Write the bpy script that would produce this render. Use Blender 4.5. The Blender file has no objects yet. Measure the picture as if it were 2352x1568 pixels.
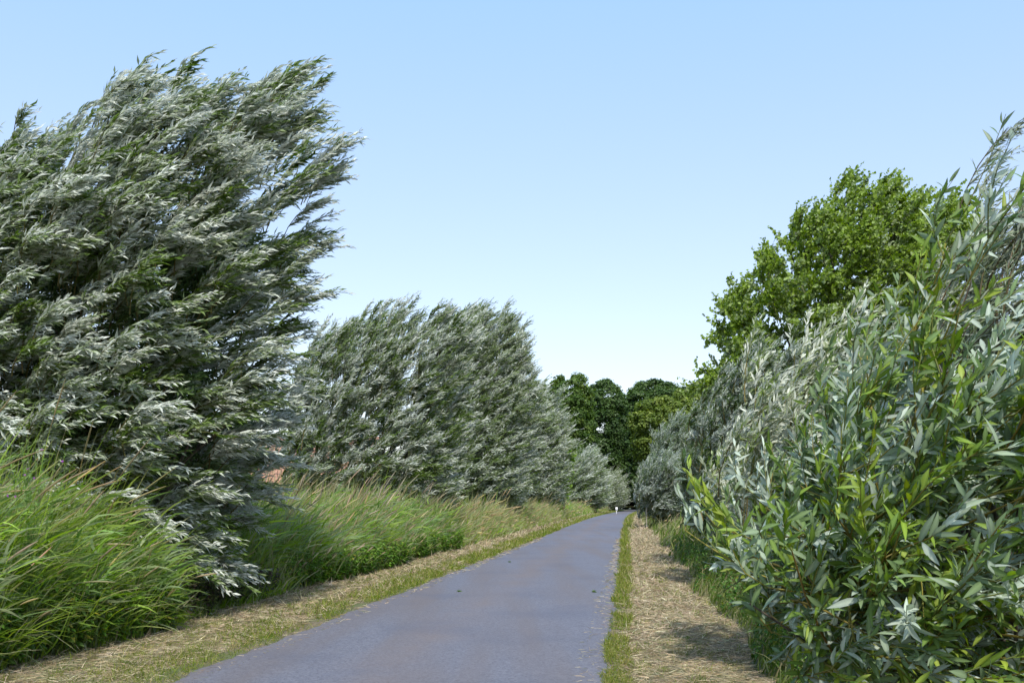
import bpy, math, random
import numpy as np
from mathutils import Vector
rng = np.random.default_rng(7)
R = math.radians
SC = bpy.context.scene
COL = SC.collection

# ------------------------------------------------------------------ camera, sky, sun
CAMH = 1.6
F, U0, V0 = 2352*35/36, 1176.0, 1155.0
cam_d = bpy.data.cameras.new('camera'); cam = bpy.data.objects.new('camera', cam_d); COL.objects.link(cam)
cam.location = (0, 0, CAMH); cam.rotation_euler = (R(90), 0, 0)
cam_d.lens = 35; cam_d.sensor_width = 36; cam_d.shift_y = (1155-784)/2352
cam_d.clip_start = 0.05; cam_d.clip_end = 5000
SC.camera = cam

SUN_EL, SUN_AZ = 51.0, 171.0          # azimuth clockwise from +Y (the view direction)
w = bpy.data.worlds.new('World'); SC.world = w; w.use_nodes = True
nt = w.node_tree; bg = nt.nodes['Background']
sky = nt.nodes.new('ShaderNodeTexSky'); sky.sky_type = 'NISHITA'; sky.sun_disc = False
sky.sun_elevation = R(SUN_EL); sky.sun_rotation = R(SUN_AZ)
sky.altitude = 0; sky.air_density = 1.0; sky.dust_density = 1.0; sky.ozone_density = 2.0
skm = nt.nodes.new('ShaderNodeMixRGB'); skm.blend_type = 'MIX'; skm.inputs[0].default_value = .55; skt = nt.nodes.new('ShaderNodeTexCoord'); sks = nt.nodes.new('ShaderNodeSeparateXYZ'); skr = nt.nodes.new('ShaderNodeMapRange'); skc = nt.nodes.new('ShaderNodeMixRGB')
skr.inputs['From Max'].default_value = .45; nt.links.new(skt.outputs['Generated'], sks.inputs[0]); nt.links.new(sks.outputs[2], skr.inputs[0]); nt.links.new(skr.outputs[0], skc.inputs[0])
skc.inputs[1].default_value = (2.25, 1.68, 1.5, 1); skc.inputs[2].default_value = (1.32, 2.05, 3.05, 1); nt.links.new(skc.outputs[0], skm.inputs[2])
nt.links.new(sky.outputs[0], skm.inputs[1]); nt.links.new(skm.outputs[0], bg.inputs[0]); bg.inputs[1].default_value = 0.15
sd = bpy.data.lights.new('sun', 'SUN'); so = bpy.data.objects.new('sun', sd); COL.objects.link(so)
sd.energy = 2.2; sd.angle = R(2.0); sd.color = (1.0, .95, .86)
sv = Vector((math.sin(R(SUN_AZ))*math.cos(R(SUN_EL)), math.cos(R(SUN_AZ))*math.cos(R(SUN_EL)), math.sin(R(SUN_EL))))
so.rotation_euler = sv.to_track_quat('Z', 'Y').to_euler(); so.location = (0, 0, 40)
SC.view_settings.view_transform = 'Standard'; SC.view_settings.look = 'None'
SC.view_settings.exposure = 1.2; SC.view_settings.gamma = 1
SC.render.engine = 'CYCLES'
SC.cycles.max_bounces = 6; SC.cycles.transparent_max_bounces = 4

def at(u, v, Y): return ((u-U0)/F*Y, CAMH+(V0-v)/F*Y)
def nrm(a): return a/np.maximum(np.linalg.norm(a, axis=-1, keepdims=True), 1e-9)
def rnd(n, s=1.0): return rng.normal(size=(n, 3))*s
def srgb(r, g, b): return tuple(((c/255)/12.92 if c < 10 else ((c/255+.055)/1.055)**2.4) for c in (r, g, b))

# ------------------------------------------------------------------ mesh building
class Geo:
    def __init__(s): s.v = []; s.f = []; s.c = []; s.n = 0
    def add(s, V, faces, C):
        V = np.asarray(V, float).reshape(-1, 3); C = np.broadcast_to(np.asarray(C, float), V.shape)
        s.v.append(V); s.c.append(C)
        for fa in faces: s.f.append(np.asarray(fa, np.int64)+s.n)
        s.n += len(V)
    def build(s, name, mat, parent=None, smooth=False, loc=(0, 0, 0)):
        V = np.concatenate(s.v)-np.array(loc); C = np.concatenate(s.c)
        loops = np.concatenate([f.ravel() for f in s.f]); tot = np.concatenate([np.full(len(f), f.shape[1]) for f in s.f])
        me = bpy.data.meshes.new(name); me.vertices.add(len(V)); me.vertices.foreach_set('co', V.astype(np.float32).ravel())
        me.loops.add(len(loops)); me.loops.foreach_set('vertex_index', loops.astype(np.int32))
        me.polygons.add(len(tot)); st = np.concatenate([[0], np.cumsum(tot)[:-1]])
        me.polygons.foreach_set('loop_start', st.astype(np.int32)); me.polygons.foreach_set('loop_total', tot.astype(np.int32))
        if smooth: me.polygons.foreach_set('use_smooth', np.ones(len(tot), bool))
        a = me.color_attributes.new('tint', 'FLOAT_COLOR', 'POINT')
        a.data.foreach_set('color', np.concatenate([C, np.ones((len(C), 1))], 1).astype(np.float32).ravel())
        me.update(); me.validate(); me.materials.append(mat)
        o = bpy.data.objects.new(name, me); COL.objects.link(o)
        if parent is not None: o.parent = parent
        return o

def tag(o, label=None, cat=None, group=None, kind=None):
    if label: o['label'] = label
    if cat: o['category'] = cat
    if group: o['group'] = group
    if kind: o['kind'] = kind
    return o
def empty(name, loc, label, cat, group=None):
    o = bpy.data.objects.new(name, None); COL.objects.link(o); o.location = loc; o.empty_display_size = .3
    return tag(o, label, cat, group)

def leaves(g, P, D, N, L, W, C, kind='kite', bend=0.0):
    D = nrm(D); N = nrm(N-np.sum(N*D, 1, keepdims=True)*D); S = np.cross(D, N); n = len(P)
    L = np.broadcast_to(L, (n,))[:, None]; W = np.broadcast_to(W, (n,))[:, None]; i = np.arange(n)[:, None]
    if kind == 'kite':
        V = np.stack([P, P+.42*L*D+.5*W*S+.12*W*N, P+L*D-bend*L*N, P+.42*L*D-.5*W*S+.12*W*N], 1)
        g.add(V, [np.concatenate([i*4, i*4+1, i*4+2], 1), np.concatenate([i*4, i*4+2, i*4+3], 1)], np.repeat(C, 4, 0))
    elif kind == 'hex':
        q = lambda t, s: P+t*L*D+s*W*S-bend*L*t*t*N+abs(s)*.2*W*N
        V = np.stack([P, q(.28, .45), q(.65, .42), q(1, 0), q(.65, -.42), q(.28, -.45), q(.45, 0)], 1)
        F3 = [np.concatenate([i*7+a, i*7+b, i*7+6], 1) for a, b in ((0, 1), (1, 2), (2, 3), (3, 4), (4, 5), (5, 0))]
        g.add(V, F3, np.repeat(C, 7, 0))
    elif kind == 'round':
        q = lambda t, s: P+t*L*D+s*W*S-bend*L*t*t*N+abs(s)*.25*W*N
        V = np.stack([P, q(.12, .42), q(.45, .5), q(1, 0), q(.45, -.5), q(.12, -.42)], 1)
        g.add(V, [np.concatenate([i*6, i*6+1, i*6+2, i*6+3], 1), np.concatenate([i*6, i*6+3, i*6+4, i*6+5], 1)], np.repeat(C, 6, 0))
    else:  # lance: curved blade with a midrib
        T = [0, .16, .38, .62, .84]; WW = [.06, .62, 1, .86, .42]; vs = []
        b = np.broadcast_to(bend, (n,))[:, None]
        for t, ww in zip(T, WW):
            c = P+t*L*D-b*L*t*t*N
            for s in (1, 0, -1): vs.append(c+s*.5*ww*W*S+abs(s)*.14*W*ww*N)
        vs.append(P+L*D*(1-.25*b*b)-b*L*N)
        V = np.stack(vs, 1); k = V.shape[1]; fs = []
        for a in range(4):
            for s in (0, 1): fs.append(np.concatenate([i*k+a*3+s, i*k+a*3+s+1, i*k+a*3+s+4, i*k+a*3+s+3], 1))
        for s in (0, 1): fs.append(np.concatenate([i*k+12+s, i*k+12+s+1, i*k+15], 1))
        CC = np.repeat(C[:, None, :], k, 1).copy(); CC[:, 1:14:3] = CC[:, 1:14:3]*1.25+np.array([.03, .035, .015])
        g.add(V, fs, CC.reshape(-1, 3))

def tubes(g, pts, rad, C, sides=3):
    """pts (n,k,3) rad (n,k)"""
    n, k, _ = pts.shape
    T = nrm(np.gradient(pts, axis=1)); ref = np.where(np.abs(T[..., 2:3]) > .9, np.array([1., 0, 0]), np.array([0, 0, 1.]))
    A = nrm(np.cross(T, ref)); B = np.cross(T, A)
    an = np.arange(sides)*2*math.pi/sides
    V = pts[:, :, None, :]+rad[:, :, None, None]*(np.cos(an)[None, None, :, None]*A[:, :, None, :]+np.sin(an)[None, None, :, None]*B[:, :, None, :])
    i = (np.arange(n)*k*sides)[:, None]; fs = []
    for a in range(k-1):
        for s in range(sides):
            s2 = (s+1) % sides
            fs.append(np.concatenate([i+a*sides+s, i+a*sides+s2, i+(a+1)*sides+s2, i+(a+1)*sides+s], 1))
    g.add(V.reshape(-1, 3), fs, np.repeat(np.broadcast_to(C, (n, 3)), k*sides, 0))

def ribbons(g, P, d0, w_, H, W, C, segs=4, tipc=None):
    """grass blades: base P, initial direction d0, bent towards w_"""
    n = len(P); H = np.broadcast_to(H, (n,))[:, None]; W = np.broadcast_to(W, (n,))[:, None]
    side = nrm(np.cross(d0+w_*.5, rnd(n, 1.0)+np.array([0, -1.2, 0])))
    vs = []; i = np.arange(n)[:, None]
    for a in range(segs+1):
        t = a/segs; c = P+H*(d0*(t-t*t*.5)+w_*t*t*.5)
        ww = .5*W*(1-t**2.2)
        if a < segs: vs += [c-side*ww, c+side*ww]
        else: vs += [c]
    V = np.stack(vs, 1); k = V.shape[1]
    fs = [np.concatenate([i*k+2*a, i*k+2*a+1, i*k+2*a+3, i*k+2*a+2], 1) for a in range(segs-1)]
    fs.append(np.concatenate([i*k+2*segs-2, i*k+2*segs-1, i*k+2*segs], 1))
    CC = np.repeat(C[:, None, :], k, 1).copy()
    if tipc is not None:
        tt = (np.arange(k)//2/segs)[None, :, None]**2
        CC = CC*(1-tt)+tt*tipc[:, None, :]
    g.add(V, fs, CC.reshape(-1, 3))

def pick(n, cols, wts, jit=.18):
    cols = np.array(cols, float); wts = np.array(wts, float)/sum(wts)
    c = cols[rng.choice(len(cols), n, p=wts)]
    return c*np.exp(rng.normal(size=(n, 1))*jit)*np.exp(rng.normal(size=(n, 3))*jit*.25)

# ------------------------------------------------------------------ materials
def leafmat(name, rough=.5, trans=.3, spec=.35):
    m = bpy.data.materials.new(name); m.use_nodes = True; t = m.node_tree; t.nodes.clear()
    out = t.nodes.new('ShaderNodeOutputMaterial'); mix = t.nodes.new('ShaderNodeMixShader')
    p = t.nodes.new('ShaderNodeBsdfPrincipled'); tr = t.nodes.new('ShaderNodeBsdfTranslucent')
    a = t.nodes.new('ShaderNodeAttribute'); a.attribute_name = 'tint'
    hs = t.nodes.new('ShaderNodeHueSaturation'); hs.inputs['Saturation'].default_value = 1.25; hs.inputs['Value'].default_value = 1.25
    t.links.new(a.outputs['Color'], p.inputs['Base Color']); t.links.new(a.outputs['Color'], hs.inputs['Color'])
    t.links.new(hs.outputs[0], tr.inputs[0])
    p.inputs['Roughness'].default_value = rough; p.inputs['Specular IOR Level'].default_value = spec
    mix.inputs[0].default_value = trans
    t.links.new(p.outputs[0], mix.inputs[1]); t.links.new(tr.outputs[0], mix.inputs[2]); t.links.new(mix.outputs[0], out.inputs[0])
    return m
M_WIL = leafmat('willow_leaf', .5, .32, .3)
M_GRN = leafmat('green_leaf', .5, .38, .3)
M_GRS = leafmat('grass_blade', .55, .5, .25)
M_STR = leafmat('dry_straw', .6, .15, .25)

def noise_mat(name, c1, c2, scale, rough=.9, bump=.3, c3=None, s3=1.0, det=6, coords='Object', bd=.02):
    m = bpy.data.materials.new(name); m.use_nodes = True; t = m.node_tree; p = t.nodes['Principled BSDF']
    tc = t.nodes.new('ShaderNodeTexCoord'); n1 = t.nodes.new('ShaderNodeTexNoise'); n1.inputs['Scale'].default_value = scale; n1.inputs['Detail'].default_value = det
    r = t.nodes.new('ShaderNodeValToRGB'); r.color_ramp.elements[0].position = .35; r.color_ramp.elements[1].position = .65
    r.color_ramp.elements[0].color = (*c1, 1); r.color_ramp.elements[1].color = (*c2, 1)
    t.links.new(tc.outputs[coords], n1.inputs[0]); t.links.new(n1.outputs[0], r.inputs[0]); last = r.outputs[0]
    if c3 is not None:
        n3 = t.nodes.new('ShaderNodeTexNoise'); n3.inputs['Scale'].default_value = s3; n3.inputs['Detail'].default_value = 4
        r3 = t.nodes.new('ShaderNodeValToRGB'); r3.color_ramp.elements[0].position = .42; r3.color_ramp.elements[1].position = .62
        mx = t.nodes.new('ShaderNodeMixRGB'); mx.inputs[2].default_value = (*c3, 1)
        t.links.new(tc.outputs[coords], n3.inputs[0]); t.links.new(n3.outputs[0], r3.inputs[0]); t.links.new(r3.outputs[0], mx.inputs[0])
        t.links.new(last, mx.inputs[1]); last = mx.outputs[0]
    t.links.new(last, p.inputs['Base Color']); p.inputs['Roughness'].default_value = rough
    if bump:
        b = t.nodes.new('ShaderNodeBump'); b.inputs['Strength'].default_value = bump; b.inputs['Distance'].default_value = bd
        t.links.new(n1.outputs[0], b.inputs['Height']); t.links.new(b.outputs[0], p.inputs['Normal'])
    return m
M_BARK = noise_mat('bark', (.05, .04, .028), (.13, .11, .08), 18, .9, .6)
M_GROUND = noise_mat('meadow_soil', (.035, .05, .015), (.075, .09, .03), 1.7, 1, .4, (.09, .08, .04), .3)
M_VERGE = noise_mat('mown_verge', (.08, .065, .035), (.20, .16, .10), 22, 1, .8, (.09, .105, .035), 1.3)

# ------------------------------------------------------------------ road line
RY = np.array([-6., 0, 8.86, 23.2, 45, 73, 100, 131, 165, 203, 240, 290, 350])
RX = np.array([-2.9, -2.15, -1.12, .61, 3.1, 6.3, 9.5, 13.6, 18.4, 24.2, 31, 43, 62])
def roadx(Y): return np.interp(Y, RY, RX)
# smooth the line
_yy = np.linspace(-6, 350, 713); _xx = roadx(_yy)
for _ in range(6):
    _p = np.pad(_xx, 8, mode='reflect', reflect_type='odd'); _xx = np.convolve(_p, np.ones(17)/17, 'valid')
def roadx(Y): return np.interp(Y, _yy, _xx)
HW = 1.93
wig = lambda y, a, b, c: a*np.sin(y*b+c)+.6*a*np.sin(y*b*2.7+c*2)+.35*a*np.sin(y*b*7.1+c*3)
def edgeL(y): return roadx(y)-HW+wig(y, .025, 1.1, .3)+wig(y, .02, 5.0, 1.)
def edgeR(y): return roadx(y)+HW+wig(y, .022, 1.3, 2.3)+wig(y, .018, 6.0, .5)
def vergeL(y): return roadx(y)-HW-1.95+wig(y, .13, .55, 1.1)
def vergeR(y): return roadx(y)+HW+1.5+wig(y, .12, .6, .4)

def sheet(name, fa, fb, z, mat, ys, nx=6, crown_=0.0):
    g = Geo(); xs = np.linspace(0, 1, nx); A, B = fa(ys), fb(ys)
    X = A[:, None]*(1-xs)+B[:, None]*xs; Yg = np.repeat(ys[:, None], nx, 1)
    Z = z+crown_*(1-(2*xs-1)**2)[None, :]+0*X
    V = np.stack([X, Yg, Z], -1).reshape(-1, 3); n = len(ys)
    i = (np.arange(n-1)[:, None]*nx+np.arange(nx-1)[None, :]).reshape(-1, 1)
    g.add(V, [np.concatenate([i, i+1, i+nx+1, i+nx], 1)], np.stack([np.tile(xs, n)]*3, 1))
    o = g.build(name, mat, smooth=True); return o
ys = np.concatenate([np.arange(-5, 40, .12), np.arange(40, 120, .5), np.arange(120, 345, 2)])
g = Geo(); gx = np.array([-2500, -300, -60, -20, 0, 20, 60, 300, 2500.]); gy = np.array([-60, 0, 50, 150, 400, 3500.])
V = np.array([[x, y, 0] for y in gy for x in gx]); nx = len(gx)
i = (np.arange(len(gy)-1)[:, None]*nx+np.arange(nx-1)).reshape(-1, 1)
g.add(V, [np.concatenate([i, i+1, i+nx+1, i+nx], 1)], (1, 1, 1))
tag(g.build('ground', M_GROUND), kind='structure')
tag(sheet('verge_left', vergeL, lambda y: edgeL(y)+.3, .004, M_VERGE, ys), kind='structure')
tag(sheet('verge_right', lambda y: edgeR(y)-.3, vergeR, .004, M_VERGE, ys), kind='structure')

# asphalt
m = bpy.data.materials.new('asphalt'); m.use_nodes = True; t = m.node_tree; p = t.nodes['Principled BSDF']; M_ROAD = m
tc = t.nodes.new('ShaderNodeTexCoord')
def tex(kind, sc, det=2, vec=None, **k):
    n = t.nodes.new(kind); n.inputs['Scale'].default_value = sc
    if 'Detail' in n.inputs: n.inputs['Detail'].default_value = det
    t.links.new(vec or tc.outputs['Object'], n.inputs['Vector']); return n
def ramp(src, e):
    r = t.nodes.new('ShaderNodeValToRGB'); cr = r.color_ramp
    while len(cr.elements) < len(e): cr.elements.new(.5)
    for el, (po, c) in zip(cr.elements, e): el.position = po; el.color = (*c, 1)
    t.links.new(src, r.inputs[0]); return r.outputs[0]
def mixc(f, a, b, mode='MIX'):
    n = t.nodes.new('ShaderNodeMixRGB'); n.blend_type = mode
    for s, x in zip(n.inputs, (f, a, b)):
        if isinstance(x, (float, int)): s.default_value = x
        elif isinstance(x, tuple): s.default_value = (*x, 1)
        else: t.links.new(x, s)
    return n.outputs[0]
grain = tex('ShaderNodeTexVoronoi', 55); grain2 = tex('ShaderNodeTexNoise', 60, 8)
mp = t.nodes.new('ShaderNodeMapping'); mp.inputs['Rotation'].default_value = (0, 0, R(6.7)); mp.inputs['Scale'].default_value = (1.4, .12, 1); t.links.new(tc.outputs['Object'], mp.inputs[0])
streak = tex('ShaderNodeTexNoise', 1.0, 5, mp.outputs[0]); blot = tex('ShaderNodeTexNoise', .55, 5)
base = ramp(grain.outputs['Color'], [(0, (.035, .036, .052)), (.5, (.085, .088, .118)), (1, (.25, .255, .30))])
base = mixc(.5, base, ramp(grain2.outputs[0], [(.3, (.06, .062, .085)), (.7, (.105, .108, .14))]))
grain3 = tex('ShaderNodeTexNoise', 22, 6)
base = mixc(.35, base, ramp(grain3.outputs[0], [(.36, (.05, .052, .068)), (.64, (.14, .142, .165))]))
base = mixc(ramp(streak.outputs[0], [(.42, (0, 0, 0)), (.68, (.6, .6, .6))]), base, (.125, .10, .092))
base = mixc(ramp(blot.outputs[0], [(.50, (0, 0, 0)), (.66, (.35, .35, .35))]), base, (.07, .078, .115))
at_ = t.nodes.new('ShaderNodeAttribute'); at_.attribute_name = 'tint'
wear = ramp(at_.outputs['Color'], [(.0, (.5, .5, .5)), (.07, (0, 0, 0)), (.30, (.05, .05, .05)), (.46, (.85, .85, .85)), (.60, (.1, .1, .1)), (.93, (0, 0, 0)), (1.0, (.5, .5, .5))])
wn = tex('ShaderNodeTexNoise', .8, 6)
wear = mixc(1.0, wear, ramp(wn.outputs[0], [(.3, (.15, .15, .15)), (.65, (1, 1, 1))]), 'MULTIPLY')
base = mixc(wear, base, mixc(.5, base, (.17, .125, .10)))
t.links.new(base, p.inputs['Base Color']); p.inputs['Roughness'].default_value = .72
bn = t.nodes.new('ShaderNodeBump'); bn.inputs['Strength'].default_value = .5; bn.inputs['Distance'].default_value = .006
t.links.new(grain.outputs['Distance'], bn.inputs['Height']); t.links.new(bn.outputs[0], p.inputs['Normal'])
tag(sheet('road', edgeL, edgeR, .009, M_ROAD, ys, 9, .03), kind='structure')

# ------------------------------------------------------------------ crowns
def poly_m(pts, Y): return np.array([at(u, v, Y) for u, v in pts])
def inpoly(P, Q):
    x, y = Q[:, 0][:, None], Q[:, 1][:, None]; x1, y1 = P[:, 0], P[:, 1]; x2, y2 = np.roll(x1, -1), np.roll(y1, -1)
    c = ((y1 > y) != (y2 > y)) & (x < (x2-x1)*(y-y1)/(y2-y1+1e-12)+x1)
    ins = c.sum(1) % 2 == 1
    dx, dy = x2-x1, y2-y1; tt = np.clip(((x-x1)*dx+(y-y1)*dy)/(dx*dx+dy*dy+1e-12), 0, 1)
    d = np.sqrt((x-x1-tt*dx)**2+(y-y1-tt*dy)**2).min(1)
    return ins, d
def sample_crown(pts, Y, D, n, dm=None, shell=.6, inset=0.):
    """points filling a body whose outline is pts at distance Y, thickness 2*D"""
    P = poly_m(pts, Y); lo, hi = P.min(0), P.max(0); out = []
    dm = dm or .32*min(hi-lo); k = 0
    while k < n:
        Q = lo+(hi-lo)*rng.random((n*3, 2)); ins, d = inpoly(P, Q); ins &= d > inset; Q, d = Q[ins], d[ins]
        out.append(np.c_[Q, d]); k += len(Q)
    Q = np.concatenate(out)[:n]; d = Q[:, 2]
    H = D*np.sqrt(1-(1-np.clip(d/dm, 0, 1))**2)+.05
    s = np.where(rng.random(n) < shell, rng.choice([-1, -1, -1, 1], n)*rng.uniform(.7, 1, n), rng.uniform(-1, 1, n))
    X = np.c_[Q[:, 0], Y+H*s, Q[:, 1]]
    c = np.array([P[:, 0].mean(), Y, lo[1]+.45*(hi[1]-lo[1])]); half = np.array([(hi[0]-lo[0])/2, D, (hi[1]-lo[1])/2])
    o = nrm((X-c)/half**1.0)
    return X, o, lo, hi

def foliage(g, pts, Y, D, nb, bl, ns, sl, nl, leaf, wind, droop=.25, up=.5, out=.8, wb=.6, kind='kite',
            pal=None, twig=(.16, .14, .05), spread=.32, flow=.7, dm=None, shell=.6, r0=.010, rs=.003, jl=.12, tone=.35, nup=.7, bend=.1, zmin=.05, sil=.0, inset=0., strag=.3):
    """boughs (nb) carry shoots (ns) carry leaves (nl); everything leans with the wind"""
    wind = np.array(wind, float)
    tip, o, lo, hi = sample_crown(pts, Y, D, nb, dm, shell, inset)
    if not inset: tip += (o*.5+wind*.5+np.array([0, 0, .35]))*bl*strag*((rng.random(nb) < .16)*rng.uniform(.4, 1.8, nb))[:, None]
    hz = np.clip((tip[:, 2]-lo[1])/(hi[1]-lo[1]), 0, 1)[:, None]
    d0 = nrm(o*out+np.array([0, 0, up])+wind*wb*.5+rnd(nb, .22)); BL = (bl*rng.uniform(.6, 1.3, nb))[:, None]
    w1 = nrm(wind*wb+o*out*.5+np.array([0, 0, .1])+rnd(nb, .15)+np.array([0, 0, -droop])*(1.3-hz))
    base = tip-BL*(d0*.5+w1*.5)
    bc = lambda t: base+BL*(d0*(t-t*t/2)+w1*t*t/2)
    pts_ = np.stack([bc(t) for t in np.linspace(0, 1, 5)], 1)
    tubes(g, pts_, np.linspace(r0, r0*.3, 5)[None, :]*rng.uniform(.7, 1.3, (nb, 1)), pick(nb, [twig], [1], .2))
    # shoots
    b = np.repeat(np.arange(nb), ns); n = len(b); t = rng.uniform(.15, 1, n)[:, None]
    sb = base[b]+BL[b]*(d0[b]*(t-t*t/2)+w1[b]*t*t/2); tan = nrm(d0[b]*(1-t)+w1[b]*t)
    sd_ = nrm(tan+rnd(n, spread)+wind*.25+np.array([0, 0, .12])); SL = (sl*rng.uniform(.55, 1.25, n))[:, None]
    w2 = nrm(wind+tan*.35+rnd(n, .16)+np.array([0, 0, -droop])*(1.25-hz[b]))
    sc = lambda t: sb+SL*(sd_*(t-t*t/2)+w2*t*t/2)
    tubes(g, np.stack([sc(a) for a in (0, .33, .66, 1)], 1), np.array([rs, rs*.8, rs*.6, rs*.3])[None, :].repeat(n, 0), pick(n, [(.20, .22, .06), twig], [2, 1], .2))
    # leaves
    k = np.repeat(np.arange(n), nl); m_ = len(k); tl = (np.tile(np.arange(nl), n)/nl*.92+.08+rng.uniform(-.02, .02, m_))[:, None]
    P = sb[k]+SL[k]*(sd_[k]*(tl-tl*tl/2)+w2[k]*tl*tl/2); T = nrm(sd_[k]*(1-tl)+w2[k]*tl)
    Dl = nrm(T*(1-flow)+w2[k]*flow+rnd(m_, spread)*np.array([1, 1, 1])); Nn = nrm(np.array([0, -.35, nup])+rnd(m_, .45))
    L = leaf[0]*rng.uniform(.65, 1.2, m_)*(1.1-.45*tl[:, 0]); W = leaf[1]*rng.uniform(.75, 1.2, m_)*(1.1-.3*tl[:, 0])
    cols, wts = pal; cb = rng.random(nb); cs = rng.random(n)*.6+cb[b]*.4
    f = np.clip(.5+sil+(cs[k]-.5)*tone*3.0+rng.normal(size=m_)*.17, 0, 1)   # 0 green side .. 1 silver side
    cols = np.array(cols); x = f*(len(cols)-1); i0 = np.minimum(x.astype(int), len(cols)-2); fr = (x-i0)[:, None]
    C = cols[i0]*(1-fr)+cols[i0+1]*fr; C = C*np.exp(rng.normal(size=(m_, 1))*jl)
    ok = P[:, 2] > zmin
    leaves(g, P[ok], Dl[ok], Nn[ok], L[ok], W[ok], C[ok], kind, bend)

def stems(name, base, tips, r, parent, mat=M_BARK, bendv=(0, 0, 0), sub=2, sides=7):
    g = Geo(); base = np.array(base, float); tips = np.array(tips, float); n = len(tips)
    b0 = base+np.c_[rng.normal(size=(n, 2))*r*1.2, np.zeros(n)]; ts = np.linspace(0, 1, 9)
    mid = (b0+tips)/2+np.array(bendv)+rnd(n, .1)*np.linalg.norm(tips-b0, axis=1)[:, None]*.35
    pt = np.stack([b0*(1-a)**2+2*mid*a*(1-a)+tips*a*a for a in ts], 1)
    pt[:, 1:-1] += rng.normal(size=pt[:, 1:-1].shape)*r*.35
    pt[:, 0, 2] = -.1
    tubes(g, pt, r*(1-.82*ts)[None, :]*rng.uniform(.6, 1.1, (n, 1)), (.1, .09, .07), sides)
    for _ in range(sub):
        a = rng.integers(3, 7, n); q0 = pt[np.arange(n), a]; L = np.linalg.norm(tips-b0, axis=1)[:, None]*.35
        q2 = q0+nrm(nrm(tips-b0)+rnd(n, .5))*L
        tt = np.linspace(0, 1, 6); q = np.stack([q0*(1-s)+q2*s+np.array([0, 0, .12])*L*s*(1-s) for s in tt], 1)
        tubes(g, q, r*.42*(1-.8*tt)[None, :].repeat(n, 0), (.1, .09, .07), 5)
    return g.build('trunk', mat, parent, smooth=True)

WP = ([(.08, .14, .018), (.14, .205, .05), (.25, .305, .17), (.42, .46, .38), (.60, .63, .57)], None)
def plant(name, label, cat, base, specs, tips, r, group=None, mat=M_WIL, smooth=False, bendv=(0, 0, 0), sub=2, part='crown', barkmat=M_BARK):
    root = empty(name, (base[0], base[1], 0), label, cat, group)
    g = Geo()
    for sp in specs: foliage(g, **sp)
    c = g.build(part, mat, root, smooth=smooth, loc=(base[0], base[1], 0))
    s = stems('trunk', (0, 0, 0), np.array(tips)-np.array([base[0], base[1], 0]), r, root, bendv=bendv, sub=sub, mat=barkmat)
    return root
def tipsin(pts, Y, D, n, top=.8):
    P = poly_m(pts, Y); X, _, lo, hi = sample_crown(pts, Y, D*.6, n, shell=0)
    X[:, 2] = np.maximum(lo[1]+(X[:, 2]-lo[1])*.78, lo[1]+(hi[1]-lo[1])*.3); return X

# --- near left willow -----------------------------------------------------------
W1 = [(-420, 380), (-150, 360), (0, 375), (90, 365), (200, 335), (290, 295), (350, 215), (440, 190), (470, 255), (540, 245), (620, 230), (700, 205), (750, 212),
      (740, 260), (770, 320), (755, 390), (720, 460), (740, 530), (700, 600), (715, 680), (665, 760), (640, 850), (675, 900), (640, 1000), (640, 1070),
      (590, 1150), (550, 1220), (520, 1330), (430, 1390), (200, 1400), (-300, 1400), (-450, 900)]
Y1 = 14.5
WIND = (.9, -.12, .22)
x0, _ = at(330, 0, Y1)
plant('white_willow', 'tall wind-blown silver willow at the far left, behind the nearest reeds', 'tree', (x0, Y1+.4), [
    dict(pts=W1, Y=Y1, D=2.6, nb=1500, bl=1.0, ns=12, sl=.52, nl=15, leaf=(.165, .034), wind=WIND, droop=.30, up=1.05, out=.45, wb=.6, kind='kite', pal=WP, spread=.27, flow=.62, dm=2.2, shell=.6, tone=.6, sil=.2),
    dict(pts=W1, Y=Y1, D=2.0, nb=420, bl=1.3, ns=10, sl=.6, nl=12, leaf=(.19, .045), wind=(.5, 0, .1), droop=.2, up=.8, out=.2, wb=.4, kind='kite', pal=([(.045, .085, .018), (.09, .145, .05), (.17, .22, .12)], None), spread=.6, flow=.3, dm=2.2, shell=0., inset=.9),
], tipsin(W1, Y1, 2, 14), .085, bendv=(-.5, 0, .4), mat=M_WIL)

# --- row of willows down the left side -------------------------------------------
LEFT = [
 ('bushy silver willow directly behind the tall reeds, second on the left side', 38, 2.8,
  [(705, 800), (770, 760), (850, 735), (930, 725), (985, 740), (1040, 720), (1085, 735), (1090, 800), (1075, 900), (1070, 1000), (1050, 1100), (1030, 1175), (900, 1190), (740, 1185), (660, 1150), (665, 1000), (680, 880)], 470, .13, (.03, 26), (.23, .042), .55),
 ('tall dark silver willow leaning right, third on the left side', 60, 3.5,
  [(1000, 735), (1080, 715), (1130, 735), (1190, 740), (1205, 800), (1215, 860), (1240, 900), (1235, 1000), (1215, 1100), (1190, 1170), (1010, 1180), (1000, 900)], 520, .13, (.03, 26), (.30, .056), .42),
 ('round topped grey green willow before the dark trees, fourth on the left side', 92, 4.0,
  [(1190, 900), (1230, 915), (1270, 925), (1290, 970), (1305, 1040), (1295, 1100), (1270, 1160), (1150, 1170), (1160, 960)], 380, .15, (.03, 26), (.38, .072), .42),
 ('low rounded grey willow bush left of the road end', 150, 5.0,
  [(1300, 1085), (1325, 1050), (1350, 1045), (1375, 1070), (1388, 1110), (1385, 1150), (1370, 1168), (1290, 1168)], 300, .15, (.03, 26), (.5, .09), .45),
 ('small dark grey willow nearest the end of the road, left side', 192, 4.0,
  [(1380, 1105), (1400, 1095), (1420, 1110), (1428, 1140), (1420, 1168), (1380, 1168)], 150, .15, (.03, 26), (.5, .09), .3),
]
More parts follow.
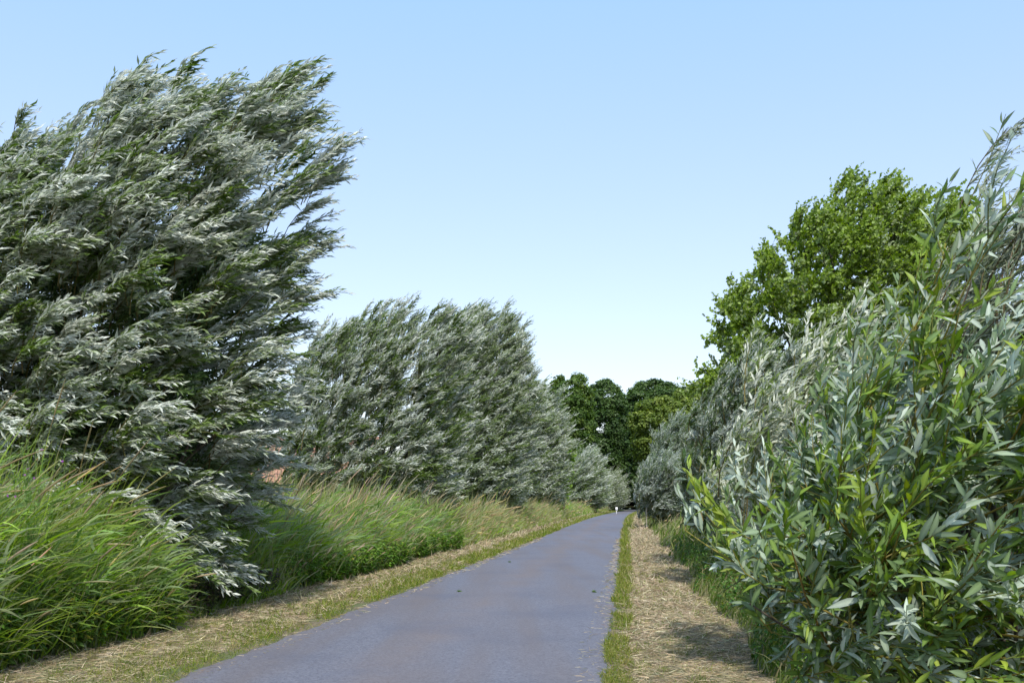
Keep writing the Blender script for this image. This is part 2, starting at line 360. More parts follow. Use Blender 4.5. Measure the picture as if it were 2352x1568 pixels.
for lab, Y, D, P, nb, r, _, lf, tn in LEFT:
    sc = Y/38; xs_ = [p[0] for p in P]; bx = at((min(xs_)+max(xs_))/2-15, 0, Y)[0]
    nm = 'white_willow' if Y < 100 else 'willow_bush'
    plant(nm, lab, 'tree' if Y < 100 else 'bush', (bx, Y+.3), [
        dict(pts=P, Y=Y, D=D, nb=int(nb*2.1), bl=1.2*sc**.8, ns=13, sl=.62*sc**.8, nl=12, leaf=lf, wind=(.65, -.1, .36), droop=.12, up=.9, out=.4, wb=.6, kind='kite', pal=WP, spread=.3, flow=.5, shell=.65, r0=.012, rs=.004, tone=tn, zmin=.3, sil=.1)],
        tipsin(P, Y, D, 9), r*sc**.5*.7, bendv=(-.3, 0, .3), group='willows lining the left side of the road')

HP = [(-700, 940), (-300, 900), (0, 930), (250, 900), (430, 930), (560, 960), (600, 1060), (600, 1165), (-700, 1165)]  # added dark hedge, blocks the light coming through the near willow's lower gaps
plant('backing_hedge', 'dark hedge added behind the left willow to block the bright horizon', 'hedge', (at(0, 0, 32)[0], 32), [
    dict(pts=HP, Y=32, D=1.4, nb=900, bl=1.1, ns=8, sl=.5, nl=8, leaf=(.20, .13), wind=(.3, 0, .2), droop=0, up=.8, out=.5, wb=.3, kind='kite', pal=([(.03, .055, .012), (.05, .085, .02), (.09, .13, .035)], None), spread=.6, flow=.2, shell=.5, r0=.012, zmin=.1)],
    tipsin(HP, 32, 1.2, 14), .06, mat=M_GRN, part='foliage')
# ------------------------------------------------------------------ right side
# near bush, big leaves
NB = [(1530, 1235), (1600, 1200), (1700, 1175), (1760, 1100), (1800, 1020), (1900, 960), (1990, 860), (2060, 740), (2105, 620), (2140, 500), (2175, 540), (2200, 720), (2300, 800), (2500, 820), (2750, 850), (2900, 1000), (2900, 1500),
      (2700, 1800), (2100, 1800), (1860, 1600), (1770, 1500), (1740, 1430), (1700, 1350), (1620, 1290)]
PN = ([(.20, .26, .03), (.13, .21, .02), (.10, .165, .035), (.12, .18, .075), (.19, .25, .16), (.38, .44, .37)], None)
root_args = dict(wind=(.30, -.12, .30), droop=.05, kind='lance', pal=PN, twig=(.27, .23, .05), spread=.55, flow=.22, r0=.009, rs=.0045, sil=.12, tone=.5, nup=.5, jl=.16)
bN = (3.05, 5.0)
plant('sallow_bush', 'large leaved willow bush filling the right foreground, yellow green stems', 'bush', bN, [
    dict(pts=NB, Y=4.9, D=1.5, nb=270, bl=.95, ns=7, sl=.5, nl=17, leaf=(.125, .0255), strag=.15, up=.35, out=1.05, wb=.35, dm=.9, shell=.6, bend=.22, **root_args),
    ], tipsin(NB, 4.9, 1.5, 24), .028, mat=M_WIL, smooth=True, sub=2)
# the feathery twiggy willow rising behind it at the right edge
FB = [(2190, 640), (2215, 540), (2240, 490), (2265, 450), (2290, 470), (2340, 430), (2420, 410), (2700, 300), (2900, 500), (2900, 1000), (2300, 1000), (2180, 800), (2170, 680)]
plant('white_willow', 'feathery narrow leaved willow with brown twigs rising above the near bush, right edge', 'tree', (5.4, 8.2), [
    dict(pts=FB, Y=8.0, D=1.5, nb=300, bl=1.1, ns=12, sl=.42, nl=14, leaf=(.10, .018), strag=.6, wind=(.8, 0, .25), droop=0, up=.9, out=.35, wb=.5, kind='kite',
         pal=([(.07, .10, .03), (.13, .17, .08), (.22, .26, .17), (.34, .37, .29)], None), twig=(.15, .11, .06), spread=.34, flow=.45, r0=.007, rs=.0022, shell=.5, tone=.4, sil=.18)],
    tipsin(FB, 8.0, 1.3, 12), .028, sub=1)
# silvery mid bush
MB_ = [(1640, 1000), (1680, 900), (1730, 850), (1800, 800), (1860, 770), (1900, 780), (1960, 800), (2050, 790), (2200, 800), (2400, 900), (2400, 1300), (1900, 1350), (1720, 1260), (1680, 1150)]
SP = ([(.10, .165, .025), (.17, .23, .06), (.28, .33, .18), (.46, .50, .38), (.60, .62, .52)], None)
plant('willow_bush', 'pale silvery willow bush with yellowish lower twigs below the poplar', 'bush', (4.0, 10.3), [
    dict(pts=MB_, Y=9.6, D=1.6, nb=300, bl=.95, ns=13, sl=.38, nl=15, leaf=(.10, .023), wind=(.45, -.1, .35), droop=.1, up=.75, out=.55, wb=.4, kind='hex',
         pal=SP, twig=(.22, .18, .06), spread=.4, flow=.3, r0=.006, rs=.0022, shell=.65, tone=.5, sil=.18)],
    tipsin(MB_, 9.6, 1.3, 22), .03)
RIGHT = [
 ('dense blue grey willow bush with dark hollows, behind the pale silvery bush', 19, 2.2,
  [(1590, 1010), (1620, 900), (1680, 830), (1740, 800), (1850, 830), (1950, 1000), (1950, 1200), (1760, 1230), (1620, 1215), (1600, 1120)], 380, (.12, .024), .5, .06),
 ('pale round willow bush leaning over the right verge, beside the road end', 62, 3.6,
  [(1464, 1130), (1468, 1090), (1490, 1060), (1520, 1045), (1550, 1060), (1575, 1110), (1575, 1180), (1540, 1192), (1490, 1180)], 420, (.24, .045), .5, .16),
 ('mid green willow bush with dark foot in the right hand row', 34, 2.4,
  [(1570, 1120), (1560, 1050), (1595, 960), (1640, 890), (1720, 900), (1760, 1150), (1700, 1230), (1600, 1215), (1570, 1190)], 360, (.15, .028), .4, -.12),
 ('grey crowned willow farther down the right side, against the dark wood', 95, 4.0,
  [(1495, 1020), (1520, 975), (1548, 945), (1575, 975), (1610, 930), (1660, 960), (1660, 1130), (1510, 1130), (1492, 1070)], 330, (.34, .06), .42, .05),
]
BG = ([(.06, .11, .02), (.11, .165, .055), (.21, .265, .17), (.36, .41, .34), (.50, .54, .48)], None)
for lab, Y, D, P, nb, lf, tn, sv_ in RIGHT:
    sc = max(Y/38, .5); xs_ = [p[0] for p in P]; bx = at((min(xs_)+max(xs_))/2+20, 0, Y)[0]
    plant('willow_bush', lab, 'bush', (bx, Y+.3), [
        dict(pts=P, Y=Y, D=D, nb=int(nb*1.5), bl=1.2*sc**.8, ns=13, sl=.55*sc**.8, nl=12, leaf=lf, wind=(.45, -.1, .3), droop=.12, up=.7, out=.6, wb=.4, kind='kite', pal=BG, spread=.34, flow=.4, shell=.7, r0=.012, rs=.004, tone=tn, zmin=.3, sil=sv_)],
        tipsin(P, Y, D, 12), .07*sc**.5, group='willow bushes lining the right side of the road')
# poplar
PO = [(1570, 900), (1590, 855), (1625, 845), (1640, 760), (1640, 700), (1660, 640), (1700, 660), (1730, 590), (1770, 545), (1800, 500), (1850, 490), (1900, 480), (1940, 420), (1965, 395), (1985, 430), (2020, 430), (2050, 480),
      (2095, 450), (2120, 450), (2150, 480), (2200, 490), (2230, 600), (2240, 900), (2100, 980), (1750, 960), (1650, 930)]
PP = ([(.11, .18, .015), (.17, .26, .025), (.23, .33, .045), (.25, .33, .12), (.34, .41, .24)], None)
plant('poplar_tree', 'bright green poplar with heart shaped leaves rising behind the right hand bushes', 'tree', (9.2, 24), [
    dict(pts=PO, Y=23.5, D=2.8, nb=900, bl=.95, ns=13, sl=.42, nl=9, leaf=(.088, .085), wind=(.3, 0, .12), droop=.05, up=.55, out=.7, wb=.3, kind='round', pal=PP, twig=(.20, .19, .14),
         spread=.75, flow=.15, shell=.6, r0=.012, rs=.003, tone=.28, nup=.25, bend=.15, zmin=1.5, strag=.25)],
    tipsin(PO, 23.5, 2.2, 9), .15, mat=M_GRN)
# small fresh poplar among the left willows
SPG = [(1262, 1150), (1275, 1120), (1288, 1105), (1292, 1060), (1302, 1020), (1313, 1050), (1308, 1085), (1312, 1105), (1292, 1140)]
plant('poplar_sapling', 'slender fresh green sapling standing between the left hand willows', 'tree', (at(1298, 0, 97)[0], 97.5), [
    dict(pts=SPG, Y=97.5, D=1.0, nb=75, bl=1.2, ns=8, sl=.6, nl=7, leaf=(.3, .28), wind=(.3, 0, .3), droop=0, up=1, out=.4, wb=.3, kind='round', pal=([(.10, .19, .02), (.17, .29, .03), (.24, .36, .06)], None), spread=.5, flow=.2, shell=.6, nup=.3)],
    [(at(1298, 0, 97)[0], 97.5, 5.0)], .07, mat=M_GRN)

# ------------------------------------------------------------------ woodland at the end of the road
def broadleaf(label, Y, D, P, nc, cr, per, leaf, cols, seed, tr=.4, base=None):
    xs_ = [p[0] for p in P]; bx = at(sum(xs_)/len(xs_), 0, Y)[0] if base is None else base
    root = empty('oak_tree', (bx, Y, 0), label, 'tree', 'woodland trees closing off the end of the road')
    nc = int(nc*1.8); per = int(per*.95); X, o, lo, hi = sample_crown(P, Y, D, nc, shell=.75); g = Geo()
    rr = cr*rng.uniform(.3, 1.1, nc); k = np.repeat(np.arange(nc), per); n = len(k)
    q = nrm(rnd(n)+o[k]*.5+np.array([0, 0, .35])); rad = rr[k][:, None]*rng.uniform(.3, 1.15, n)[:, None]
    Pt = X[k]+q*rad*np.array([1, 1, .75]); Nn = nrm(q+rnd(n, .45)+np.array([0, 0, .3])); Dd = nrm(np.cross(Nn, rnd(n)))
    tone_ = rng.random(nc)[k]*.6+rng.random(n)*.4; cols = np.array(cols); x = tone_*(len(cols)-1); i0 = np.minimum(x.astype(int), len(cols)-2); fr = (x-i0)[:, None]
    C = (cols[i0]*(1-fr)+cols[i0+1]*fr)*np.exp(rng.normal(size=(n, 1))*.15)
    ok = Pt[:, 2] > .4
    leaves(g, Pt[ok], Dd[ok], Nn[ok], leaf*rng.uniform(.5, 1.0, ok.sum()), leaf*.58, C[ok], 'round', .1)
    g.build('crown', M_GRN, root, loc=(bx, Y, 0))
    stems('trunk', (0, 0, 0), tipsin(P, Y, D, 7)-np.array([bx, Y, 0]), tr, root)
DG = [(.028, .06, .014), (.055, .105, .024), (.10, .155, .04)]
DG2 = [(.035, .075, .012), (.075, .135, .022), (.14, .195, .04)]
YG = [(.07, .12, .018), (.13, .19, .03), (.23, .28, .06)]
broadleaf('dark oak with a ragged top behind the left hand willows', 182, 7, [(1215, 940), (1240, 880), (1290, 870), (1330, 865), (1350, 900), (1360, 1000), (1355, 1100), (1330, 1165), (1180, 1165), (1180, 1000)], 300, 1.45, 150, .55, DG2, 1)
broadleaf('dark oak with a pointed notch beside the open sky, left of the road end', 214, 8, [(1345, 930), (1360, 885), (1395, 880), (1425, 905), (1432, 950), (1430, 1050), (1420, 1150), (1400, 1168), (1300, 1168), (1320, 1000)], 260, 1.7, 150, .62, DG, 2)
broadleaf('deep shaded oak standing straight across the end of the road', 262, 9, [(1395, 1000), (1430, 950), (1480, 945), (1520, 980), (1540, 1060), (1520, 1163), (1380, 1163)], 300, 2.0, 150, .85, DG, 3, .6)
broadleaf('rounded blackish green oak against the sky, right of the notch', 235, 9, [(1432, 920), (1455, 895), (1500, 880), (1530, 882), (1560, 900), (1580, 960), (1580, 1130), (1480, 1163), (1440, 1100)], 320, 1.9, 150, .75, DG, 4, .6)
broadleaf('yellow green tree right of the road end', 190, 7, [(1455, 960), (1480, 930), (1520, 912), (1560, 900), (1600, 905), (1630, 950), (1620, 1080), (1520, 1120), (1470, 1060)], 260, 1.5, 150, .6, YG, 5, .5)
broadleaf('dark oak half hidden by the poplar at the far right of the wood', 215, 8, [(1560, 900), (1590, 885), (1640, 870), (1720, 880), (1760, 1000), (1740, 1163), (1560, 1163)], 280, 1.8, 140, .7, DG, 6, .6)
broadleaf('dark oak deep in the wood seen only through the left hand willows', 200, 10, [(1120, 960), (1180, 930), (1260, 930), (1300, 1000), (1300, 1163), (1080, 1163)], 220, 1.9, 120, .8, DG, 7, .6)

# ------------------------------------------------------------------ farmhouse glimpsed behind the left willows
M_TILE = noise_mat('roof_tile', (.26, .13, .08), (.42, .24, .16), 9, .8, .5)
M_BRICK = noise_mat('pale_brick', (.50, .36, .29), (.64, .52, .45), 14, .9, .3)
M_WHITE = noise_mat('white_paint', (.72, .72, .72), (.82, .82, .82), 5, .5, 0)
M_GLASS = noise_mat('window_glass', (.03, .04, .05), (.06, .07, .09), 2, .1, 0)
M_DOOR = noise_mat('red_door_paint', (.45, .04, .03), (.55, .06, .04), 5, .5, 0)
def boxes(name, bs, mat, parent, rot=None):
    g = Geo()
    for (x0, y0, z0, x1, y1, z1) in bs:
        V = np.array([[x, y, z] for z in (z0, z1) for y in (y0, y1) for x in (x0, x1)], float)
        g.add(V, [np.array([[0, 2, 3, 1], [4, 5, 7, 6], [0, 1, 5, 4], [2, 6, 7, 3], [0, 4, 6, 2], [1, 3, 7, 5]])], (.5, .5, .5))
    return g.build(name, mat, parent)
HY = 74; hx = at(700, 0, HY)[0]
hs = empty('farmhouse', (hx, HY, 0), 'orange tiled farmhouse glimpsed between the first two left hand willows', 'house')
boxes('wall', [(-5, 0, 0, 5, 7, 3.0)], M_BRICK, hs)
g = Geo(); rv = np.array([[-5.4, -.5, 2.9], [5.4, -.5, 2.9], [5.4, 3.5, 6.6], [-5.4, 3.5, 6.6], [-5.4, 7.5, 2.9], [5.4, 7.5, 2.9]])
rv2 = rv+np.array([0, 0, .18]); g.add(np.r_[rv, rv2], [np.array([[6, 7, 8, 9], [9, 8, 11, 10], [0, 3, 2, 1], [3, 4, 5, 2], [0, 1, 7, 6], [4, 10, 11, 5], [0, 6, 9, 3], [3, 9, 10, 4], [1, 2, 8, 7], [2, 5, 11, 8]])], (.5, .5, .5))
rf = g.build('roof', M_TILE, hs); boxes('chimney', [(2.2, 3.0, 6.2, 3.0, 3.8, 7.6)], M_TILE, rf)
for xx in (-3.6, 0.4, 2.6):
    fr = boxes('window', [(xx-.6, -.06, 1.0, xx-.52, .02, 2.3), (xx+.52, -.06, 1.0, xx+.6, .02, 2.3), (xx-.52, -.06, 2.22, xx+.52, .02, 2.3), (xx-.52, -.06, 1.0, xx+.52, .02, 1.08), (xx-.03, -.05, 1.08, xx+.03, .02, 2.22)], M_WHITE, hs)
    boxes('pane', [(xx-.52, -.02, 1.08, xx+.52, .015, 2.22)], M_GLASS, fr)
boxes('door', [(-1.9, -.05, 0, -.9, .02, 2.1)], M_DOOR, hs)

# ------------------------------------------------------------------ grasses
GW = np.array([.62, -.12, .12])
def tall_grass(name, n, ya, yb, xa, xb, H, W, cols, wts, heads=0, hcol=(.46, .39, .22), label='', segs=4, lean=.35, hf=None, rise=.25, tips=.2):
    y = ya+(yb-ya)*rng.random(n)**1.0; x = xa(y)+(xb(y)-xa(y))*rng.random(n)
    P = np.c_[x, y, np.zeros(n)]; h = H*rng.uniform(.55, 1.12, n)
    if hf is not None: h = h*hf(x, y)
    d0 = nrm(np.array([lean*.35, 0, 1])+rnd(n, .26)); w2 = nrm(GW*(.6+lean)+np.array([0, 0, rise])+rnd(n, .6))
    g = Geo(); C = pick(n, cols, wts, .2); ribbons(g, P, d0, w2, h*1.35, W*rng.uniform(.6, 1.3, n), C, segs, tipc=np.where(rng.random((n, 1)) < tips, pick(n, [(.46, .40, .26), (.36, .36, .18)], [1, 1], .15), C))
    if heads:
        k = rng.choice(n, heads, replace=False); P2, hh = P[k], (h[k]*1.12+.15)[:, None]*1.25; d2 = nrm(np.array([.22, 0, 1])+rnd(heads, .14)); w3 = nrm(np.array([1, -.1, .1+rise*1.6])+rnd(heads, .35))
        cv = lambda t: P2+hh*(d2*(t-t*t/2)+w3*t*t/2)
        tubes(g, np.stack([cv(a) for a in (0, .3, .6, .8)], 1), np.full((heads, 4), W*.16), pick(heads, [(.24, .26, .10), (.36, .31, .16)], [1, 1], .2))
        rr = W*np.array([.15, .42, .5, .42, .12]); hp = np.stack([cv(a) for a in (.8, .85, .9, .95, 1.0)], 1)
        tubes(g, hp, rr[None, :]*rng.uniform(.7, 1.2, (heads, 1)), pick(heads, [hcol, (.50, .43, .28), (.38, .34, .19)], [2, 1, 1], .2), 4)
    return tag(g.build(name, M_GRS), label, 'grass', kind='stuff')
GC = [(.16, .26, .025), (.23, .34, .038), (.31, .42, .07), (.26, .33, .15), (.44, .42, .23)]
off = lambda f, d: (lambda y: f(y)+d)
# height falls towards the mown verge
clump = lambda x, y: 1+.16*np.sin(x*3.1+np.sin(y*1.7)*2)+.14*np.sin(y*2.3+np.sin(x*1.3)*2.5)+.1*np.sin(y*.7+1.3)
hfL = lambda x, y: np.clip(.38+(vergeL(y)-x)*.62, .3, 1.0)*clump(x, y)
tall_grass('reed_grass', 26000, 3.6, 12.5, off(vergeL, -4.6), off(vergeL, .1), 1.85, .02, GC, [3, 4, 3, 3, 1.2], 420, label='tall green reed grass with arching golden seed heads at the left front', hf=hfL, segs=5)
tall_grass('reed_grass', 30000, 17.5, 34, off(vergeL, -4.5), off(vergeL, .1), 1.45, .026, GC+[(.30, .27, .15)], [3, 4, 3, 4, 1.2, 1.0], 900, (.50, .43, .32), label='bright green reed grass with beige plumes beside the second left hand willow', hf=hfL, lean=.05, rise=.6, tips=.6)
tall_grass('tall_grass', 34000, 34, 90, off(vergeL, -4.5), off(vergeL, .1), 1.35, .045, GC+[(.40, .33, .17)], [2, 3, 2, 3, 2.0, 1.5], 1200, tips=.6, label='strip of mixed green and straw coloured grass along the far left verge', segs=3, hf=hfL)
tall_grass('tall_grass', 22000, 90, 215, off(vergeL, -6), off(vergeL, .1), 1.4, .11, GC+[(.40, .33, .17)], [3, 3, 2, 4, 1, 1], 800, label='distant green grass strip left of the road end', segs=2, hf=hfL)
tall_grass('tall_grass', 9000, 12.5, 17.5, off(vergeL, -4.5), off(vergeL, .05), .75, .016, GC, [5, 3, 1, 3, 1], 40, label='shaded low grass under the near left willow', hf=hfL)
# broad reed leaves standing through the near and middle grass
def reeds(n, ya, yb, fa, fb, H, leafL, W, cols, wts, label):
    y = rng.uniform(ya, yb, n); x = fa(y)+(fb(y)-fa(y))*rng.random(n); h = H*rng.uniform(.6, 1.1, n)*hfL(x, y); b = np.c_[x, y, 0*x]; g = Geo()
    d = nrm(np.array([.2, 0, 1])+rnd(n, .12)); e = nrm(np.array([.6, -.1, .6])+rnd(n, .2)); hh = h[:, None]; cv = lambda t: b+hh*(d*(t-t*t/2)+e*t*t/2)
    tubes(g, np.stack([cv(a) for a in (0, .35, .7, 1)], 1), np.full((n, 4), .0035)*np.array([1, .9, .7, .4]), (.17, .22, .07)); per = 9
    C = pick(n, cols, wts, .2)
    for q in range(per):
        P = cv((q+1.2)/per*.92); dl = nrm(d*.8+np.array([.45, -.1, 0])+rnd(n, .4)); ribbons(g, P, dl, nrm(GW*1.3+np.array([0, 0, -.25])+rnd(n, .3)), leafL*rng.uniform(.6, 1.25, n), W*rng.uniform(.7, 1.3, n), C*np.exp(rng.normal(size=(n, 1))*.12), 4)
    return tag(g.build('reeds', M_GRS), label, 'reeds', kind='stuff')
RC = [(.19, .28, .09), (.24, .34, .07), (.26, .33, .17), (.15, .24, .06)]
reeds(2900, 4.2, 12.5, off(vergeL, -4.2), off(vergeL, -.15), 1.9, .55, .030, RC, [2, 3, 2, 1], 'broad leaved reeds bending right in the near left clump')
reeds(2200, 17.5, 34, off(vergeL, -3.6), off(vergeL, -.3), 1.65, .55, .03, RC, [2, 3, 3, 1], 'broad leaved reeds in the bright middle clump on the left')
hfR = lambda x, y: np.clip(.3+(x-vergeR(y))*.55, .25, 1.0)*clump(x, y)
tall_grass('tall_grass', 9000, 5, 26, off(vergeR, 0), off(vergeR, 1.6), .75, .012, [(.08, .14, .02), (.15, .21, .035), (.24, .27, .09), (.38, .34, .19)], [3, 3, 2, 2], 160, label='green grass tufts at the foot of the right hand bushes', hf=hfR)
tall_grass('tall_grass', 9000, 26, 200, off(vergeR, 0), off(vergeR, 2.5), 1.0, .05, [(.08, .14, .02), (.15, .21, .035), (.24, .27, .09), (.38, .34, .19)], [3, 3, 2, 2], 300, label='far grass strip at the foot of the right hand bushes', segs=2, hf=hfR)

# leafy undergrowth (nettles) in the reed edge
def undergrowth(name, n, ya, yb, fa, fb, H, leaf, cols, wts, label):
    y = rng.uniform(ya, yb, n); x = fa(y)+(fb(y)-fa(y))*rng.random(n); per = 16
    h = H*rng.uniform(.5, 1.1, n); top = np.c_[x+.25*h, y, h]; b = np.c_[x, y, np.zeros(n)]; g = Geo()
    tubes(g, np.stack([b, (b+top)/2+rnd(n, .03), top], 1), np.full((n, 3), .004), (.10, .14, .04))
    k = np.repeat(np.arange(n), per); tt = rng.uniform(.25, 1, len(k))[:, None]; P = b[k]*(1-tt)+top[k]*tt
    D = nrm(rnd(len(k))*np.array([1, 1, .25])+np.array([.25, -.1, -.15])); N = nrm(np.array([0, -.2, 1])+rnd(len(k), .3))
    leaves(g, P, D, N, leaf*rng.uniform(.6, 1.2, len(k)), leaf*.5, pick(len(k), cols, wts, .2), 'round', .25)
    return tag(g.build(name, M_GRN), label, 'undergrowth', kind='stuff')
undergrowth('nettles', 3000, 4.5, 12.5, off(vergeL, -1.0), off(vergeL, .12), .72, .08, [(.08, .16, .02), (.12, .22, .03), (.36, .34, .05)], [4, 3, .35], 'leafy green nettles in front of the reed grass at the left edge')
undergrowth('nettles', 3200, 18, 34, off(vergeL, -1.0), off(vergeL, .15), .65, .085, [(.09, .19, .02), (.14, .26, .03), (.36, .36, .06)], [4, 3, .25], 'low leafy weeds along the foot of the middle reed grass')
undergrowth('dead_undergrowth', 500, 12.2, 17.2, off(vergeL, -1.6), off(vergeL, .1), .55, .07, [(.05, .045, .03), (.10, .07, .05), (.06, .09, .03)], [3, 2, 2], 'brown withered undergrowth below the near left willow')
undergrowth('weeds', 500, 7, 30, off(vergeR, 0), off(vergeR, 1.3), .6, .07, [(.05, .12, .02), (.09, .18, .03), (.25, .26, .05)], [4, 3, .4], 'yellowish green weeds between the dry verge and the right hand bushes')

# mown straw and short grass on the verges
def litter(name, n, ya, yb, fa, fb, L, W, cols, wts, label, flat=.12, pw=1.6, z=.01, mat=None):
    y = ya+(yb-ya)*rng.random(n)**pw; x = fa(y)+(fb(y)-fa(y))*rng.random(n)
    if 'short' in name:      # broken, patchy band
        mid = (fa(y)+fb(y))/2; q = np.sin(y*1.9+x*5)+np.sin(y*.63+2)*.8+np.sin(y*4.7+x*3+1)*.6; kp = q+rng.normal(size=n)*.5 > -.55; y, x, q = y[kp], x[kp], q[kp]; n = len(y)
    d = nrm(rnd(n)*np.array([1, 1, flat])+np.array([0, 0, flat*.6])); s = np.clip(y/9, .8, 6)
    g = Geo(); ribbons(g, np.c_[x, y, np.full(n, z)+rng.random(n)*.02], d, nrm(d+rnd(n, .35)*np.array([1, 1, flat])), L*rng.uniform(.4, 1.3, n)*s**.5, W*s, pick(n, cols, wts, .22), 2)
    return tag(g.build(name, mat or M_STR), label, 'grass', kind='stuff')
SC_ = [(.34, .27, .16), (.45, .37, .24), (.19, .15, .09), (.55, .47, .33), (.19, .21, .07)]
litter('mown_straw', 60000, 3.5, 60, vergeL, off(edgeL, -.25), .13, .0042, SC_, [3, 3, 2, 1.5, 1.2], 'dry mown straw lying on the left verge')
litter('mown_straw', 70000, 4, 60, off(edgeR, .12), vergeR, .13, .0042, SC_, [3, 3, 2, 2, .5], 'dry mown straw lying on the right verge')
GS = [(.14, .20, .02), (.22, .26, .04), (.36, .32, .12), (.10, .15, .02)]
litter('short_grass', 34000, 3.5, 60, off(edgeL, -.75), off(edgeL, .02), .085, .0042, GS, [3, 3, 2, 2], 'short yellow green grass fringing the left edge of the road', flat=1.4, mat=M_GRS)
litter('short_grass', 34000, 4, 60, off(edgeR, -.03), off(edgeR, .24), .085, .0042, GS, [3, 3, 3, 2], 'short yellow green grass fringing the right edge of the road', flat=1.4, mat=M_GRS)
litter('short_grass', 8000, 58, 200, off(edgeR, -.03), off(edgeR, .7), .12, .006, GS, [3, 3, 3, 2], 'distant short grass beside the right edge of the road', flat=1.4, pw=1, mat=M_GRS)
litter('mown_straw', 14000, 55, 200, off(edgeR, .4), vergeR, .2, .006, SC_, [3, 3, 2, 2, .5], 'distant pale mown straw on the right verge', pw=1)
litter('mown_straw', 14000, 55, 200, vergeL, off(edgeL, -.6), .2, .006, SC_, [3, 3, 2, 2, 1], 'distant mown straw on the left verge', pw=1)
litter('straw_crumbs', 1500, 4, 45, off(edgeL, -.05), off(edgeL, .3), .07, .003, SC_, [3, 3, 2, 1.5, 1.2], 'loose bits of straw blown onto the left edge of the road', z=.02)
litter('straw_crumbs', 1500, 4, 45, off(edgeR, -.3), off(edgeR, .05), .07, .003, SC_, [3, 3, 2, 1.5, 1.2], 'loose bits of straw blown onto the right edge of the road', z=.02)
# clumps of green and longer dry stalks scattered through the mown strips
def clumps(name, n, ya, yb, fa, fb, label):
    y = rng.uniform(ya**.5, yb**.5, n)**2; x = fa(y)+(fb(y)-fa(y))*rng.random(n); per = 34; k = np.repeat(np.arange(n), per)
    P = np.c_[x[k]+rng.normal(size=len(k))*.05, y[k]+rng.normal(size=len(k))*.09, np.zeros(len(k))]; g = Geo(); c = pick(n, GS+[(.38, .32, .18)], [3, 3, 2, 2, 1.5], .1)[k]*np.exp(rng.normal(size=(len(k), 1))*.2)
    ribbons(g, P, nrm(rnd(len(k), .5)+np.array([0, 0, 1])), nrm(rnd(len(k))+np.array([.3, 0, .1])), rng.uniform(.03, .13, len(k)), .005*np.clip(y[k]/9, 1, 4), c, 2)
    return tag(g.build(name, M_GRS), label, 'grass', kind='stuff')
clumps('grass_clumps', 900, 4, 60, vergeL, off(edgeL, -.2), 'green and dry grass clumps scattered over the left mown strip')
clumps('grass_clumps', 420, 4, 60, off(edgeR, .2), vergeR, 'green and dry grass clumps scattered over the right mown strip')
litter('short_grass', 9000, 60, 210, off(edgeL, -1.2), off(edgeL, .02), .12, .006, GS, [3, 3, 2, 2], 'distant short grass beside the left edge of the road', flat=1.4, pw=1, mat=M_GRS)

# ------------------------------------------------------------------ small things
# willowherb
u, v = 118, 1020; Yw = 9.6; xw = at(u, v, Yw)[0]
wh = empty('willowherb', (xw-.25, Yw, 0), 'branching willowherb with tiny purple flowers standing above the reed grass', 'wildflower')
g = Geo(); n = 16; tips = np.c_[rng.uniform(-.12, .45, n), rng.uniform(-.15, .15, n), rng.uniform(1.7, 2.3, n)]
b0 = np.c_[np.zeros((n, 2)), np.full(n, .0)]; b1 = np.c_[np.zeros((n, 2)), rng.uniform(.7, 1.3, n)]+np.array([.1, 0, 0])
cv = lambda t: b0*(1-t)**2+2*b1*t*(1-t)+tips*t*t
tubes(g, np.stack([cv(a) for a in np.linspace(0, 1, 6)], 1), np.linspace(.005, .002, 6)[None].repeat(n, 0), (.16, .24, .07))
sg = g.build('stem', M_GRN, wh)
g = Geo(); k = np.repeat(np.arange(n), 46); tt = rng.uniform(.35, 1, len(k))[:, None]
P = b0[k]*(1-tt)**2+2*b1[k]*tt*(1-tt)+tips[k]*tt*tt
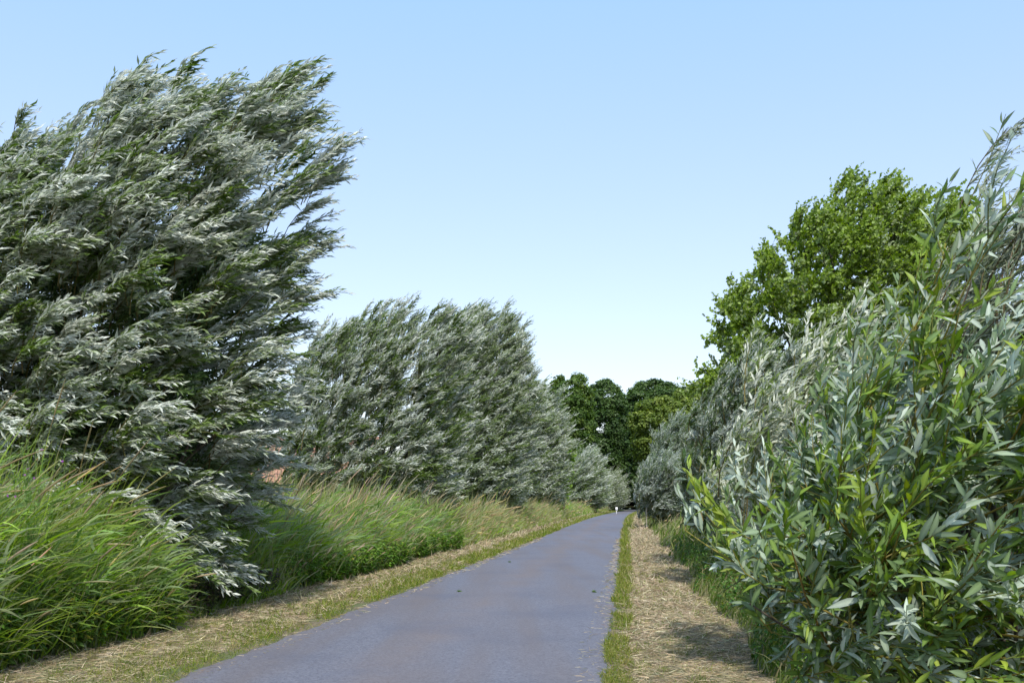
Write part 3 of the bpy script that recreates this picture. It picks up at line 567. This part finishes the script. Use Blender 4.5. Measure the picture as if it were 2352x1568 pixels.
leaves(g, P, nrm(rnd(len(k), .6)+np.array([.25, 0, .8])), rnd(len(k)), .06*rng.uniform(.5, 1.1, len(k)), .013, pick(len(k), [(.15, .27, .06), (.21, .33, .09)], [1, 1], .15), 'kite')
g.build('foliage', M_GRN, wh)
for q in range(7):
    g = Geo(); c = tips[q]-np.array([0, .03, rng.uniform(.02, .35)]); k = 9
    leaves(g, np.repeat(c[None], k, 0), rnd(k)+np.array([0, -.4, .3]), rnd(k), .015, .013, pick(k, [(.50, .20, .55)], [1], .15), 'round')
    g.build('flower', M_GRN, wh)

# thin delineator posts
def post(label, x, y, h, r, col_white=True):
    o = empty('marker_post', (x, y, 0), label, 'post')
    g = Geo(); tubes(g, np.array([[[0, 0, -.1], [0, 0, h*.5], [0, 0, h-.03], [0, 0, h]]], float), np.array([[r, r, r, r*.6]]), (.5, .5, .5), 8)
    g.build('shaft', M_WHITE if col_white else noise_mat('weathered_wood', (.25, .22, .17), (.38, .34, .28), 20), o, smooth=False)
    return o
xw, _ = at(1416, 0, 150); pw_ = post('small white marker post in the grass left of the road end', xw, 150, .7, .05)
bxs = boxes('reflector_head', [(-.17, -.05, .5, .17, .05, 1.0)], M_WHITE, pw_)
xs2, _ = at(1485, 0, 60); post('thin grey wooden stake on the far right verge', xs2, 60, 1.35, .04, False)

# weeds growing through the asphalt
for (uu, vv, lab) in ((1055, 1362, 'small weed tuft in the asphalt left of the road centre'), (1365, 1362, 'small weed tuft in the asphalt near the right road edge'), (1170, 1293, 'small weed tuft in the asphalt farther along, near the left road edge')):
    Yt = CAMH*F/(vv-V0); xt = (uu-U0)/F*Yt; g = Geo(); n = 26
    leaves(g, np.tile([[0, 0, .025]], (n, 1)), rnd(n)*np.array([1, 1, .4])+np.array([0, 0, .3]), rnd(n, .4)+np.array([0, 0, 1]), .06, .02, pick(n, [(.06, .13, .02), (.11, .20, .03)], [1, 1]), 'kite')
    wd = g.build('weed_tuft', M_GRN); wd.location = (xt, Yt, 0); tag(wd, lab, 'weed', 'weeds growing through the asphalt')
